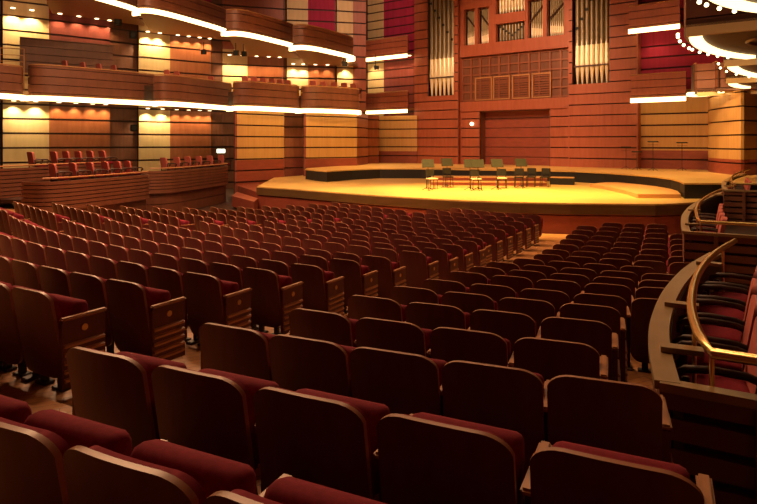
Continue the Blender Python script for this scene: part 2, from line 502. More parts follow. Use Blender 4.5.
# lower case: lattice with four framed shutters
cz0, cz1 = CZ + 2.85, CZ + 5.95
mb = MB()
mb.ribbon([op(SL[461], -0.25), op(SL[571], -0.25)], 0.05, cz0, cz1, 1)
n = 11
for i in range(n + 1):
    s = SL[461] + (SL[571] - SL[461]) * i / n
    p = op(s, -0.19)
    mb.box((p.x, p.y, (cz0 + cz1) / 2), (0.12, 0.1, cz1 - cz0), 0, OROT)
for k in range(6):
    p = op((SL[461] + SL[571]) / 2, -0.21)
    mb.box((p.x, p.y, cz0 + 0.1 + k * 0.58), (SL[571] - SL[461], 0.1, 0.11), 0, OROT)
mb.build('lattice_front', ['lattice', 'wall_dark'], organ)
for (xa, xb) in ((475, 491), (493, 509), (512, 529), (532, 550)):
    sa, sb = os_(xa), os_(xb)
    za, zb = CZ + 2.95, CZ + 4.45
    mb = MB()
    cs = (sa + sb) / 2
    for s, wd, zc, h in ((sa, 0.08, (za + zb) / 2, zb - za), (sb, 0.08, (za + zb) / 2, zb - za)):
        p = op(s, -0.09)
        mb.box((p.x, p.y, zc), (wd, 0.08, h), 0, OROT)
    for z in (za, zb):
        p = op(cs, -0.09)
        mb.box((p.x, p.y, z), (sb - sa + 0.08, 0.08, 0.09), 0, OROT)
    for k in range(9):
        p = op(cs, -0.11)
        mb.box((p.x, p.y, za + 0.13 + k * 0.155), (sb - sa - 0.1, 0.05, 0.09), 1, OROT)
    mb.build('shutter', ['frame', 'lattice'], organ)
# beams and posts of the pipe case above
mb = MB()
mb.prism([op(SL[461], 0.15), op(SL[571], 0.15), op(SL[571], -1.2), op(SL[461], -1.2)], CZ + 5.95, CZ + 6.75)
for xa, xb in ((461, 464), (475, 478), (489, 496), (525, 528), (543, 547), (564, 571)):
    sa, sb = os_(xa), os_(xb)
    mb.prism([op(sa, 0.05), op(sb, 0.05), op(sb, -0.3), op(sa, -0.3)], CZ + 6.75, TOP)
sa, sb = os_(494), os_(526)
mb.prism([op(sa, 0.1), op(sb, 0.1), op(sb, -1.0), op(sa, -1.0)], CZ + 7.95, CZ + 8.6)
for xa, xb in ((461, 492), (527, 571)):
    sa, sb = os_(xa), os_(xb)
    mb.prism([op(sa, 0.1), op(sb, 0.1), op(sb, -1.0), op(sa, -1.0)], CZ + 9.25, CZ + 9.95)
mb.build('case_beam', 'wall_wood', organ)
for ci, (xa, xb, dirn) in enumerate(((464.5, 474.5, 1), (478.5, 488.5, 1), (528.5, 542.5, -1), (547.5, 563.5, -1))):
    sa, sb = os_(xa), os_(xb)
    n = 8
    st = (sb - sa) / n
    for i in range(n):
        s = sa + st * (i + 0.5)
        k = i if dirn > 0 else n - 1 - i
        zl = CZ + 7.35 + 0.02 * k
        pipe(s, -0.45, CZ + 6.76, zl, CZ + 9.3, st * 0.45).build('organ_pipe', ['pipe_dull', 'pipe_lit'], organ, smooth=40)
    # slanting mouth board across the rank
    m2 = MB()
    pa, pb = op(sa, -0.26), op(sb, -0.26)
    z0, z1 = (CZ + 8.9, CZ + 7.9) if dirn > 0 else (CZ + 7.9, CZ + 8.9)
    m2.tube([(pa.x, pa.y, z0), (pb.x, pb.y, z1)], 0.05, 0, 6)
    m2.build('stay_bar', 'dark_wood', organ)
sa, sb = os_(497), os_(524.5)
n = 9
st = (sb - sa) / n
for i in range(n):
    s = sa + st * (i + 0.5)
    k = abs(i - (n - 1) / 2)
    o = pipe(s, -0.35, CZ + 6.76, CZ + 7.05, CZ + 7.94, st * 0.44).build('organ_pipe', ['pipe', 'pipe'], organ, smooth=40)
    m2 = MB()
    p = op(s, -0.35 + st * 0.44)
    m2.box((p.x, p.y, CZ + 7.15 + k * 0.16), (0.14, 0.06, 0.12), 0, OROT)
    m2.build('tuning_slot', 'black', o)
    pipe(s, -0.3, CZ + 8.62, CZ + 9.15, CZ + 9.45 + 0.06 * k, st * 0.42).build('organ_pipe', ['pipe_lit', 'pipe_lit'], organ, smooth=40)
    p1, p2 = op(s, -0.6), op(s, 0.25)
    m2 = MB()
    m2.tube([(p1.x, p1.y, CZ + 9.72), (p2.x, p2.y, CZ + 9.72)], 0.06, 0, 10, [0.05, 0.12])
    m2.build('trumpet_pipe', 'pipe_lit', organ, smooth=40)

# small round lamp on the left door pier
lp = op(os_(472), 0.06)
lt = thing('wall_lamp', (lp.x, lp.y, oz(472, 124)), 'small round glowing lamp on the pier left of the stage door', 'lamp')
m2 = MB(); m2.ball((0, -0.06, 0), 0.13, 0, 10); m2.build('globe', 'bulb', lt, smooth=60)
m2 = MB(); m2.box((0, 0.02, 0), (0.16, 0.12, 0.16)); m2.build('base', 'dark_wood', lt)

# ------------------------------------------------------------------ left side wall, in bays
WZ = [(-60, 31.0), (0, 33.5), (50, 35.0), (112, 37.4), (140, 38.6), (213, 41.6), (248, 42.4), (285, 43.2), (335, 43.9), (365, 44.5)]
def WL(x): return PY(x, interp(WZ, x))
wl = MB()
wl_mats = ['wall_dark', 'groove', 'pale', 'orange_wood', 'magenta', 'gold_panel', 'wall_wood', 'red_panel']
def lpan(xa, xb, z0, z1, mi, inset=0.0):
    pts = [WL(xa), WL(xb)]
    if inset:
        pts = offset(pts, inset)
    boards(wl, pts, z0, z1, 0.12, mi, 1, HALL, 0.11, CZ - 0.28, 0.83)
ZL0, ZL1, ZM1, ZT1 = CZ - 3.2, CZ + 2.6, CZ + 6.6, CZ + 12
# (x0, x1, low, middle, top)
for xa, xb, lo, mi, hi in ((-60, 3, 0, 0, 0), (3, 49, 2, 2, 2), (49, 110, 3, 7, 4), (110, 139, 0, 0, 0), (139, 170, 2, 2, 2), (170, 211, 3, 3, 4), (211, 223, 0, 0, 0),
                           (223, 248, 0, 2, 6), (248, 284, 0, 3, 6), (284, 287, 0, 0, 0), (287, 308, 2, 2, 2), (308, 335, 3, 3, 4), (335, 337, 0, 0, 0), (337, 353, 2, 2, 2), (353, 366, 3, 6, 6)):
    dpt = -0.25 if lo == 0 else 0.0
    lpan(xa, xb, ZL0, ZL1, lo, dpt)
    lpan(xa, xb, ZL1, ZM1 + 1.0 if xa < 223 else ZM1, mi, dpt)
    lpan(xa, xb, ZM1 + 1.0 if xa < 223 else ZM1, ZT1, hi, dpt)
struct('wall_left', wl, wl_mats)

# stage-side walls below the lower balconies: gold boards over a red base
wa = MB()
def span(p, q, z0, z1, mi):
    boards(wa, [p, q], z0, z1, 0.12, mi, 1, HALL, 0.08)
for (xa, da, xb, db_, zbase, gold) in ((237, 33.9, 284, 36.3, CZ - 3.1, CZ - 0.98), (284, 38.0, 306, 38.5, CZ - 3.1, CZ - 0.98), (306, 36.9, 357, 39.2, CZ - 2.1, CZ - 0.98),
                                       (357, 39.2, 368, 41.8, UZ, CZ - 0.98), (368, 43.0, 379, 43.6, UZ, CZ - 0.98), (379, 44.5, 417, 43.6, UZ, CZ - 0.6)):
    p, q = PY(xa, da), PY(xb, db_)
    dark = xa in (284, 357, 368)
    span(p, q, zbase, gold, 2)
    span(p, q, gold, CZ + 2.0, 3 if dark else 0)
for (x, a, c) in ((284, 36.3, 38.0), (306, 36.9, 38.5), (237, 33.9, 38.0)):
    span(PY(x, a), PY(x + 0.4, c), CZ - 3.1, CZ + 1.9, 2)
struct('wall_stage_left', wa, ['gold_panel', 'groove', 'stage_red', 'orange_wood'])

# rear wings either side of the organ
wg = MB()
def wing(xa, xb, z0, z1, mi, d=0.0):
    boards(wg, [op(os_(xa), d), op(os_(xb), d)], z0, z1, 0.12, mi, 1, HALL, 0.09)
for xa, xb, mi_, hi_ in ((360, 367, 4, 4), (367, 383, 0, 0), (383, 417, 6, 2)):
    wing(xa, xb, CZ + 2.0, CZ + 6.3, mi_, -0.1)
    wing(xa, xb, CZ + 6.3, TOP, hi_, -0.1)
struct('wall_wing_left', wg, ['pale', 'groove', 'magenta', 'gold_panel', 'wall_dark', 'orange_wood', 'red_panel'])
wg = MB()
wing(638, 740, UZ, CZ - 1.47 + 1.05, 6, -0.25)
wing(638, 740, CZ - 0.42, CZ + 2.3, 3, -0.25)
wing(638, 740, CZ + 2.3, CZ + 3.0, 3, -0.25)
wing(638, 740, CZ + 3.0, CZ + 6.2, 2, -0.3)
wing(638, 740, CZ + 6.2, TOP, 2, -0.3)
struct('wall_wing_right', wg, ['pale', 'groove', 'magenta', 'gold_panel', 'wall_dark', 'orange_wood', 'stage_red'])
# convex stage-right wall
wr = MB()
arc = [PY(707.6, 35.5), PY(708.4, 31.0), PY(711, 30.2), PY(720, 29.0), PY(731, 27.9), PY(741, 27.1), PY(744, 27.1), PY(760, 27.9), PY(790, 29.5)]
boards(wr, arc, UZ, CZ - 0.75, 0.14, 2, 1, Vector((5, 28)), 0.07)
boards(wr, arc, CZ - 0.75, CZ + 2.4, 0.12, 0, 1, Vector((5, 28)), 0.07)
struct('wall_stage_right', wr, ['gold_panel', 'groove', 'stage_red'], smooth=30)
# plain right side wall and rear wall, mostly outside the frame
wr = MB()
boards(wr, [Vector((4.6, -4.0)), Vector((9.5, 8.0)), Vector((19.6, 26.0)), Vector((22.6, 38.0))], CZ - 3.2, CZ + 12, 0.12, 0, 1, HALL, 0.08)
struct('wall_right', wr, ['wall_dark', 'groove'])
wr = MB()
boards(wr, [Vector((-26.0, -4.0)), Vector((4.6, -4.0))], CZ - 3.2, CZ + 12, 0.12, 0, 1, HALL, 0.08)
struct('wall_rear', wr, ['wall_dark', 'groove'])
wr = MB()
boards(wr, [Vector((-26.0, -4.0)), WL(-60)], CZ - 3.2, CZ + 12, 0.12, 0, 1, HALL, 0.08)
struct('wall_left_rear', wr, ['wall_dark', 'groove'])
cb = MB()
cb.box((0, 20, CZ + 12.6), (70, 64, 0.3))
struct('ceiling', cb, 'ceiling')

# ------------------------------------------------------------------ balconies
def sup(a, c, depth, hall=HALL, n=22, power=3.6):
    """rounded front in plan from a to c, bulging towards the hall"""
    a, c = Vector(a), Vector(c)
    m = (a + c) / 2
    u = (c - a) / 2
    h = u.length
    u.normalize()
    v = Vector((-u.y, u.x))
    if v.dot(hall - m) < 0:
        v = -v
    pts = []
    for i in range(n + 1):
        t = math.pi * (1 - i / n)
        x = math.copysign(abs(math.cos(t)) ** (2 / power), math.cos(t)) * h
        y = abs(math.sin(t)) ** (2 / power) * depth
        pts.append(m + u * x + v * (y - depth * 0.9))
    return pts

box_mats = ['parapet', 'groove']
def balcony(label, front, backpts, zs, hp, bulbs=0, group=None, bare=False, bulb_off=0.16, strip_h=0.25, strip_off=0.11, strip_t=0.10, strip_z=0.06, hall=HALL, pm='parapet', sm='soffit'):
    c = sum((Vector(p) for p in front), Vector((0, 0))) / len(front)
    t = thing('balcony', (c.x, c.y, CZ + zs), label, 'balcony', group, world=True)
    z = CZ + zs
    mb = MB()
    boards(mb, front, z + 0.22, z + 0.22 + hp, 0.1, 0, 1, hall, 0.035, z + 0.22 + 0.12, 0.42)
    mb.build('parapet', [pm, 'groove'], t, smooth=30)
    mb = MB()
    mb.prism(list(front) + list(backpts), z + 0.17, z + 0.3)
    mb.build('soffit', sm, t)
    mb = MB()
    mb.ribbon(offset(front, strip_off, hall), strip_t, z + strip_z - strip_h / 2, z + strip_z + strip_h / 2, 0, hall)
    mb.build('light_strip', 'strip' if strip_h > 0.2 else 'strip_under', t)
    mb = MB()
    top = offset(front, -0.05, hall)
    mb.tube([(p.x, p.y, z + 0.22 + hp + 0.05) for p in top], 0.035, 0, 6)
    mb.build('handrail', 'frame', t, smooth=50)
    if bulbs:
        ln = offset(front, bulb_off, hall)
        for i in range(bulbs):
            q = ln[int(2 + (len(ln) - 5) * i / max(1, bulbs - 1))]
            mb = MB()
            mb.ball((q.x, q.y, z - 0.04 if strip_h > 0.2 else z + 0.14), 0.04, 0, 8)
            mb.build('bulb', 'bulb', t, smooth=60)
    return t

def downlights(t, pts, z, energy, color=(1.0, 0.62, 0.26)):
    for p in pts:
        mb = MB()
        mb.tube([(p.x, p.y, z + 0.03), (p.x, p.y, z - 0.01)], 0.12, 0, 10)
        mb.build('downlight', 'bulb', t, smooth=40)
        lamp('downlight_lamp', 'SPOT', (p.x, p.y, z - 0.08), energy * 6.5, color, (p.x, p.y, z - 3), 0.05, 112, 0.7, parent=t)

def wallspots(xs, off=0.34):
    return [offset([WL(x - 1), WL(x), WL(x + 1)], off)[1] for x in xs]

ordn = ['first', 'second', 'third', 'fourth', 'fifth', 'sixth', 'seventh', 'eighth', 'ninth', 'tenth', 'eleventh', 'twelfth', 'thirteenth', 'fourteenth', 'fifteenth', 'sixteenth', 'seventeenth', 'eighteenth', 'nineteenth', 'twentieth']
lower = [(-62, 94, 27.5, 99, 2.2, 1.35), (33, 99, 159.5, 105, 2.2, 1.5), (164.5, 104.5, 236.5, 110, 2.05, 1.35), (241, 109, 303.5, 112, 1.9, 1.3), (307.5, 111.5, 363, 113.5, 1.9, 1.3)]
low_lab = ['wood-fronted lower balcony with light strip, cut off by the left edge of the view',
           'long lower wood-fronted balcony at left, in front of the tall red fabric panels',
           'lower wood-fronted balcony directly above the lit exit sign',
           'lower wood-fronted balcony above the gold wall nearest the left end of the stage',
           'lower wood-fronted balcony above the gold wall at the left rear of the stage']
lowb = []
for i, (xa, ya, xb, yb, zs, hp) in enumerate(lower):
    a, c = PH(xa, ya, zs), PH(xb, yb, zs)
    fr = sup(a, c, 0.9)
    bx = [WL(min(xb, 364)), WL(max(xa, -60))]
    t = balcony(low_lab[i], fr, bx, zs, hp, 0, 'lower left balconies')
    lowb.append((t, a, c, zs, hp, fr))
downlights(lowb[0][0], wallspots((12, 34)) , CZ + 2.35, 60) if False else None
downlights(lowb[1][0], wallspots((13, 35)), CZ + 2.36, 75, (1, 0.72, 0.36))
downlights(lowb[1][0], wallspots((57, 74, 91, 104)), CZ + 2.36, 27)
downlights(lowb[2][0], wallspots((146, 161)), CZ + 2.21, 70, (1, 0.72, 0.36))
downlights(lowb[2][0], wallspots((175, 187, 198, 208)), CZ + 2.21, 25)

upper = [(52, -13, 144.5, 13.5, 7.4, 1.2), (150.5, 11, 232.5, 34, 7.0, 1.2), (238.5, 34, 300.5, 49, 5.95, 1.15), (305, 48, 358, 60, 5.5, 1.15)]
up_lab = ['upper wood-fronted balcony at top left, cut off by the top edge of the view',
          'upper wood-fronted balcony second from the left, with downlights glowing beneath it',
          'upper wood-fronted balcony below the magenta panel left of the rear corner',
          'upper wood-fronted balcony next to the rear corner left of the organ']
upb = []
for i, (xa, ya, xb, yb, zs, hp) in enumerate(upper):
    a, c = PH(xa, ya, zs), PH(xb, yb, zs)
    fr = sup(a, c, 1.0)
    t = balcony(up_lab[i], fr, [WL(xb), WL(xa)], zs, hp, 9 if i < 3 else 0, 'upper left balconies')
    upb.append((t, a, c, zs, hp, fr))
downlights(upb[0][0], wallspots((12, 31)), CZ + 7.55, 90, (1, 0.72, 0.36))
downlights(upb[0][0], wallspots((58, 77, 95, 108)), CZ + 7.55, 30)
downlights(upb[1][0], wallspots((146, 158)), CZ + 7.15, 90, (1, 0.72, 0.36))
downlights(upb[1][0], wallspots((176, 187, 198, 208)), CZ + 7.15, 30)
downlights(upb[2][0], wallspots((229, 242)), CZ + 6.1, 70, (1, 0.72, 0.36))
downlights(upb[2][0], wallspots((256, 268, 279)), CZ + 6.1, 25)
downlights(upb[3][0], wallspots((293, 303)), CZ + 5.65, 60, (1, 0.72, 0.36))
downlights(upb[3][0], wallspots((315, 327)), CZ + 5.65, 20)
downlights(upb[3][0], wallspots((345,)), CZ + 5.65, 60, (1, 0.72, 0.36))

def wingbal(xa, xb, zs, label, hp=1.25):
    a, c = op(os_(xa), 1.1), op(os_(xb), 1.1)
    return balcony(label, [a + (c - a) * k / 8 for k in range(9)], [op(os_(xb), -0.15), op(os_(xa), -0.15)], zs, hp, pm='wall_wood')
t1 = wingbal(368, 416, 2.25, 'straight lower balcony on the rear wall left of the organ')
t2 = wingbal(361, 416, 6.25, 'straight upper balcony on the rear wall left of the organ')
def orgspots(xs): return [op(os_(x), 0.45) for x in xs]
downlights(t2, orgspots((375,)), CZ + 6.4, 60, (1, 0.72, 0.36))
downlights(t2, orgspots((390, 403, 413)), CZ + 6.4, 22)
t3 = wingbal(636, 690, 2.33, 'straight lower balcony on the rear wall right of the organ')
t4 = wingbal(634, 684, 6.25, 'straight upper balcony on the rear wall right of the organ')
downlights(t4, orgspots((655,)), CZ + 6.4, 14)

# rear parapet on the first lower balcony: higher row behind a wooden wall
mb = MB()
pa, pb = PY(20, 33.0), PY(113, 35.8)
boards(mb, [pa, pa + (pb - pa) * 0.5, pb], CZ + 3.9, CZ + 5.85, 0.1, 0, 1, HALL, 0.03, CZ + 4.1, 0.42)
rp = mb.build('rear_parapet', ['parapet', 'groove'], lowb[1][0])

# right side balconies, marching towards the camera
def rbal(near, c1, c2, far, zs, hp, label, bulbs=10, hall=Vector((2, 24))):
    """straight near side facing the camera, front swept along a smooth curve near -> far"""
    near, c1, c2, far = (Vector(q) for q in (near, c1, c2, far))
    fr = []
    for i in range(21):
        t = i / 20
        fr.append(near * (1 - t) ** 3 + c1 * 3 * t * (1 - t) ** 2 + c2 * 3 * t * t * (1 - t) + far * t ** 3)
    ax = Vector((0.80, -0.60))
    side = near + ax * 3.2
    b = [far + ax * 2.6, side]
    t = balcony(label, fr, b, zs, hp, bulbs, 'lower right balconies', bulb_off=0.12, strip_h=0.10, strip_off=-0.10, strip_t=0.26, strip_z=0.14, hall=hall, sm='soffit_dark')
    z = CZ + zs
    mb = MB()
    mb.ribbon([near, side], 0.1, z - 0.02, z + 0.22, 0, Vector((0, 0)))
    mb.build('fascia', 'fascia', t)
    mb = MB()
    boards(mb, [near, side], z + 0.22, z + 0.22 + hp, 0.1, 0, 1, Vector((0, 0)), 0.035, z + 0.34, 0.42)
    mb.build('side_parapet', ['parapet', 'groove'], t)
    # oval ring on the underside
    cc = (near + far) / 2 + ax * 1.35
    mb = MB()
    rg = [(cc.x + 0.75 * math.cos(k * math.pi / 10), cc.y + 0.75 * math.sin(k * math.pi / 10), z + 0.16) for k in range(21)]
    mb.tube(rg, 0.05, 0, 6)
    mb.build('ceiling_ring', 'parapet', t, smooth=50)
    return t
HR = 2.25
rbal(PH(690, -10, HR), PH(690, 5, HR) , PH(712, 15, HR), PH(752, 19, HR), HR, 1.35, 'nearest lower right balcony, at the top edge of the view', 7)
rbal(PH(686, 35.5, HR), PH(676, 51, HR), PH(704, 60, HR), PH(743, 63, HR), HR, 1.35, 'second lower right balcony with a C-shaped light strip and bulbs', 10)
rbal(PH(724, 66, HR), PH(719, 73, HR), PH(733, 78, HR), PH(760, 81.5, HR), HR, 1.35, 'third lower right balcony, small curved strip below the C-shaped one', 5)
rbal(PH(726, 83, HR), PH(722, 88, HR), PH(730, 90, HR), PH(742, 91, HR), HR, 1.3, 'lower right balcony over the curved gold wall at stage right', 0)
rbal(PH(697, 96, HR), PH(690, 98, HR), PH(698, 100, HR), PH(716, 95, HR), HR, 1.3, 'farthest lower right balcony, beside the rear wall balcony', 0)

# ------------------------------------------------------------------ stalls seats
W_, ZB, ZT = 0.272, 0.13, 0.85
PITCH = 0.585
def lean(z): return -(z - 0.35) * 0.17
def back_slab(W, zb, zt, y0, t, rx, rz, bx, bz, curv=0.035, fat=0.0, mi=0, mr=0):
    """back panel with rounded corners, gently curved in plan and leaning back"""
    zs = []
    nb, ntp = 5, 7
    for i in range(nb + 1):
        th = math.pi / 2 * i / nb
        zs.append((zb + bz * (1 - math.sin(th)) if False else zb + bz * (1 - math.cos(th)), W - bx + bx * math.sin(th)))
    for i in range(1, ntp + 1):
        th = math.pi / 2 * i / ntp
        zs.append((zt - rz + rz * math.sin(th), W - rx + rx * math.cos(th)))
    nx = 10
    mb = MB()
    fr, bk_ = [], []
    for z, hw in zs:
        for k in range(nx + 1):
            x = hw * (2 * k / nx - 1)
            zz = z - 0.012 * (x / W) ** 2 * (1 if z > zt - rz else 0)
            e = curv * (x / W) ** 2
            f = fat * (1 - (x / W) ** 4) * math.sin(math.pi * min(1, max(0, (z - zb) / (zt - zb)))) ** 0.5
            bk_.append((x, y0 + lean(z) + e, zz))
            fr.append((x, y0 + lean(z) + e + t + f, zz))
    nr = len(zs)
    w_ = nx + 1
    fs = []
    for i in range(nr - 1):
        for k in range(nx):
            fs.append((i * w_ + k, i * w_ + k + 1, (i + 1) * w_ + k + 1, (i + 1) * w_ + k))
    mb.add(bk_, fs, mi)
    mb.add(fr, [f[::-1] for f in fs], mi if mr == mi else mi)
    rim = [(0, k) for k in range(nx)]
    loop = [k for k in range(w_)] + [i * w_ + nx for i in range(1, nr)] + [(nr - 1) * w_ + k for k in range(nx - 1, -1, -1)] + [i * w_ for i in range(nr - 2, 0, -1)]
    vs = []
    for q in loop:
        vs += [bk_[q], fr[q]]
    n = len(loop)
    mb.add(vs, [(2 * i, 2 * ((i + 1) % n), 2 * ((i + 1) % n) + 1, 2 * i + 1) for i in range(n)], mr)
    return mb
def weld(me, d=1e-4):
    bm = bmesh.new(); bm.from_mesh(me)
    bmesh.ops.remove_doubles(bm, verts=bm.verts, dist=d)
    bmesh.ops.recalc_face_normals(bm, faces=bm.faces)
    bm.to_mesh(me); bm.free()
    me.polygons.foreach_set('use_smooth', [True] * len(me.polygons))
    me.set_sharp_from_angle(angle=R_(40))
    return me
def roll(w, hgt, thk, zc, yc, tilt, n=16, seg=(0, .025, .07, .5, .93, .975, 1), end=(0.72, .9, 1, 1, 1, .9, .72)):
    """thick upholstered pad: rounded profile run along x with softened ends"""
    mb = MB()
    vs, fs = [], []
    for j, (tx, e) in enumerate(zip(seg, end)):
        for k in range(n):
            a = 2 * math.pi * k / n
            y = math.copysign(abs(math.cos(a)) ** 0.55, math.cos(a)) * thk / 2 * e
            z = math.copysign(abs(math.sin(a)) ** 0.55, math.sin(a)) * (hgt / 2 - (1 - e) * thk / 2)
            yy = y * math.cos(tilt) - z * math.sin(tilt)
            zz = y * math.sin(tilt) + z * math.cos(tilt)
            vs.append(((tx - 0.5) * w, yc + yy, zc + zz))
    for j in range(len(seg) - 1):
        for k in range(n):
            fs.append((j * n + k, j * n + (k + 1) % n, (j + 1) * n + (k + 1) % n, (j + 1) * n + k))
    fs += [tuple(range(n - 1, -1, -1)), tuple(range((len(seg) - 1) * n, len(seg) * n))]
    mb.add(vs, fs)
    return mb
CH = {}
CH['back_shell'] = weld(back_slab(W_, ZB, ZT, -0.03, 0.026, 0.12, 0.085, 0.10, 0.12, mr=1).mesh('back_shell', ['chair_wood', 'chair_edge']))
CH['back_cushion'] = weld(back_slab(W_ - 0.018, 0.36, ZT - 0.022, -0.002, 0.045, 0.11, 0.08, 0.05, 0.06, fat=0.03).mesh('back_cushion', 'red_fabric'))
CH['seat'] = roll(0.48, 0.37, 0.155, 0.535, 0.200, -0.14).mesh('seat', 'red_fabric', smooth=50)
mb = MB(); mb.box((0, 0.20, 0.615), (0.055, 0.40, 0.028)); CH['arm_top'] = mb.mesh('arm_rest', 'arm_wood', bevel=0.01)
mb = MB(); mb.box((0, 0.19, 0.40), (0.035, 0.30, 0.40)); mb.box((0, 0.16, 0.10), (0.05, 0.07, 0.2)); mb.box((0, 0.17, 0.015), (0.09, 0.26, 0.03)); CH['stand'] = mb.mesh('arm_stand', 'dark_wood', bevel=0.006)
mb = MB(); mb.box((0, 0.12, 0.17), (0.06, 0.05, 0.34)); mb.box((0, 0.12, 0.012), (0.14, 0.1, 0.024)); CH['leg'] = mb.mesh('leg', 'dark_metal', bevel=0.005)
def end_panel(sgn):
    mb = MB()
    mb.box((0, 0.19, 0.335), (0.04, 0.38, 0.53), 0)
    for k in range(5):
        z = 0.12 + k * 0.068
        y0, y1 = 0.015, 0.365
        x0 = sgn * 0.02
        x1 = sgn * 0.04
        mb.add([(x0, y0, z), (x0, y1, z), (x1, y1, z), (x1, y0, z), (x0, y0, z + 0.03), (x0, y1, z + 0.03), (x1, y1, z + 0.018), (x1, y0, z + 0.018)],
               [(0, 1, 2, 3), (7, 6, 5, 4), (0, 3, 7, 4), (1, 5, 6, 2), (3, 2, 6, 7), (0, 4, 5, 1)], 1)
    return mb.mesh('end_panel', ['chair_wood', 'slat_wood'])
CH['panel_r'] = end_panel(1)
CH['panel_l'] = end_panel(-1)
mb = MB(); mb.tube([(0.018, 0.19, 0.52), (0.028, 0.19, 0.52)], 0.028, 0, 14); CH['plate_r'] = mb.mesh('number_plate', 'brass')
mb = MB(); mb.tube([(-0.018, 0.19, 0.52), (-0.028, 0.19, 0.52)], 0.028, 0, 14); CH['plate_l'] = mb.mesh('number_plate', 'brass')

def part(name, me, parent, x=0.0):
    o = bpy.data.objects.new(name, me)
    COL.objects.link(o)
    o.parent = parent
    if x: o.location.x = x
    return o
def seat(loc, rot, label, group, left_end=False, right_end=False):
    t = thing('theatre_seat', loc, label, 'seat', group, rot)
    part('back_shell', CH['back_shell'], t)
    part('back_cushion', CH['back_cushion'], t)
    part('seat', CH['seat'], t)
    part('leg', CH['leg'], t, -0.12)
    part('leg', CH['leg'], t, 0.12)
    h = PITCH / 2
    part('armrest', CH['arm_top'], t, -h)
    if left_end:
        p = part('end_panel', CH['panel_l'], t, -h)
        part('number_plate', CH['plate_l'], p)
    else:
        part('arm_stand', CH['stand'], t, -h)
    if right_end:
        part('armrest', CH['arm_top'], t, h)
        p = part('end_panel', CH['panel_r'], t, h)
        part('number_plate', CH['plate_r'], p)
    return t

seats = []      # (depth, position, floor, angle, block, row, index, n, left_end, right_end)
def row(block, r, a_left, n):
    rad = RR(r) - (0.22 if block == 'C' and 9 <= r < 13 else 0.0)
    da = (0.562 if block == 'R' and r < 3 else PITCH) / rad
    for i in range(n):
        a = a_left - da * (i + 0.5)
        p = polar(rad - 0.11, a)
        if p.y < 0.9:
            continue
        px = CX + F * p.x / p.y
        if px < -75 or px > 775:
            continue
        seats.append((p.y, p, zf(r), a, block, r, i, n))
R_LEFT = {0: 26.15, 1: 25.97, 2: 25.95, 10: 25.0, 11: 24.4, 12: 24.4, 13: 24.1, 14: 24.0, 15: 23.9, 16: 23.7, 17: 23.6, 18: 20.2}
R_N = [5, 5, 5, 4, 4, 4, 5, 5, 5, 5, 4, 5, 5, 5, 5, 5, 5, 4, 3]
for r in range(0, 19):
    if r > 1:
        row('R', r, R_(R_LEFT.get(r, 25.7)), R_N[r])
        continue
    fa_ = R_(25.3)
    e = polar(RR(r) - 0.11, R_(R_LEFT[r] - 0.6))
    for i in range(5):
        p = e + Vector((math.cos(fa_), -math.sin(fa_))) * ((0.595 if r else 0.575) * i)
        if p.y > 0.85:
            seats.append((p.y, p, zf(r), fa_, 'R', r, i, 5))
for r in range(2, 20):
    rad = RR(r)
    n = int((50.7 - 29.0) / math.degrees(PITCH / rad) + 0.5)
    row('C', r, R_(29.35 + max(0, 0.17 * (r - 10))) + n * PITCH / rad, n)
# far left block: straight rows angled towards the stage, starting at its aisle
LA = R_(47.0)
for r in range(3, 18):
    e = polar(RR(r) - 0.11, R_(54.2))
    for k in range(7):
        p = e + Vector((-math.cos(LA), math.sin(LA))) * (PITCH * k)
        px = CX + F * p.x / p.y
        if -75 < px < 700:
            seats.append((p.y, p, zf(r), LA, 'L', r, 6 - k, 7))
seats.sort(key=lambda s: s[0])
LIMIT = 322
BL = {'R': 'right block', 'C': 'centre block', 'L': 'far left block'}
GR = {'R': 'stalls seats right of the near aisle', 'C': 'stalls seats of the centre block', 'L': 'stalls seats of the far left block'}
for k, (dep, p, z, a, blk, r, i, n) in enumerate(seats[:LIMIT]):
    if blk == 'R':
        idx, base = i, 0
    else:
        idx, base = n - 1 - i, (2 if blk == 'C' else 3)
    pos = 'at the aisle end' if idx == 0 else '%s from the aisle' % ordn[idx]
    lab = 'wood-backed red theatre seat %s, %s nearest row, %s' % (pos, ordn[r - base], BL[blk])
    seat((p.x, p.y, z), -a, lab, GR[blk], left_end=(i == 0), right_end=(i == n - 1))
# the remaining, most distant seats as one mass
rest = seats[LIMIT:]
if rest:
    src = [(CH['back_shell'], 0), (CH['back_cushion'], 0), (CH['seat'], 0), (CH['leg'], 0), (CH['arm_top'], -PITCH / 2), (CH['stand'], -PITCH / 2)]
    mats, mb = ['chair_wood', 'chair_edge', 'red_fabric', 'dark_metal', 'arm_wood', 'dark_wood'], MB()
    midx = {m: i for i, m in enumerate(mats)}
    for (dep, p, z, a, blk, r, i, n) in rest:
        mt = Matrix.Translation((p.x, p.y, z)) @ Matrix.Rotation(-a, 4, 'Z')
        for me, x in src:
            o = len(mb.v)
            mb.v += [tuple(mt @ (v.co + Vector((x, 0, 0)))) for v in me.vertices]
            for f in me.polygons:
                mb.f.append(tuple(q + o for q in f.vertices))
                mb.m.append(midx[me.materials[f.material_index].name])
    o = mb.build('distant_theatre_seats', mats, None, smooth=40)
    tag(o, 'mass of small distant wood-backed seats in the far rows below the stage', 'seats', None, 'stuff')

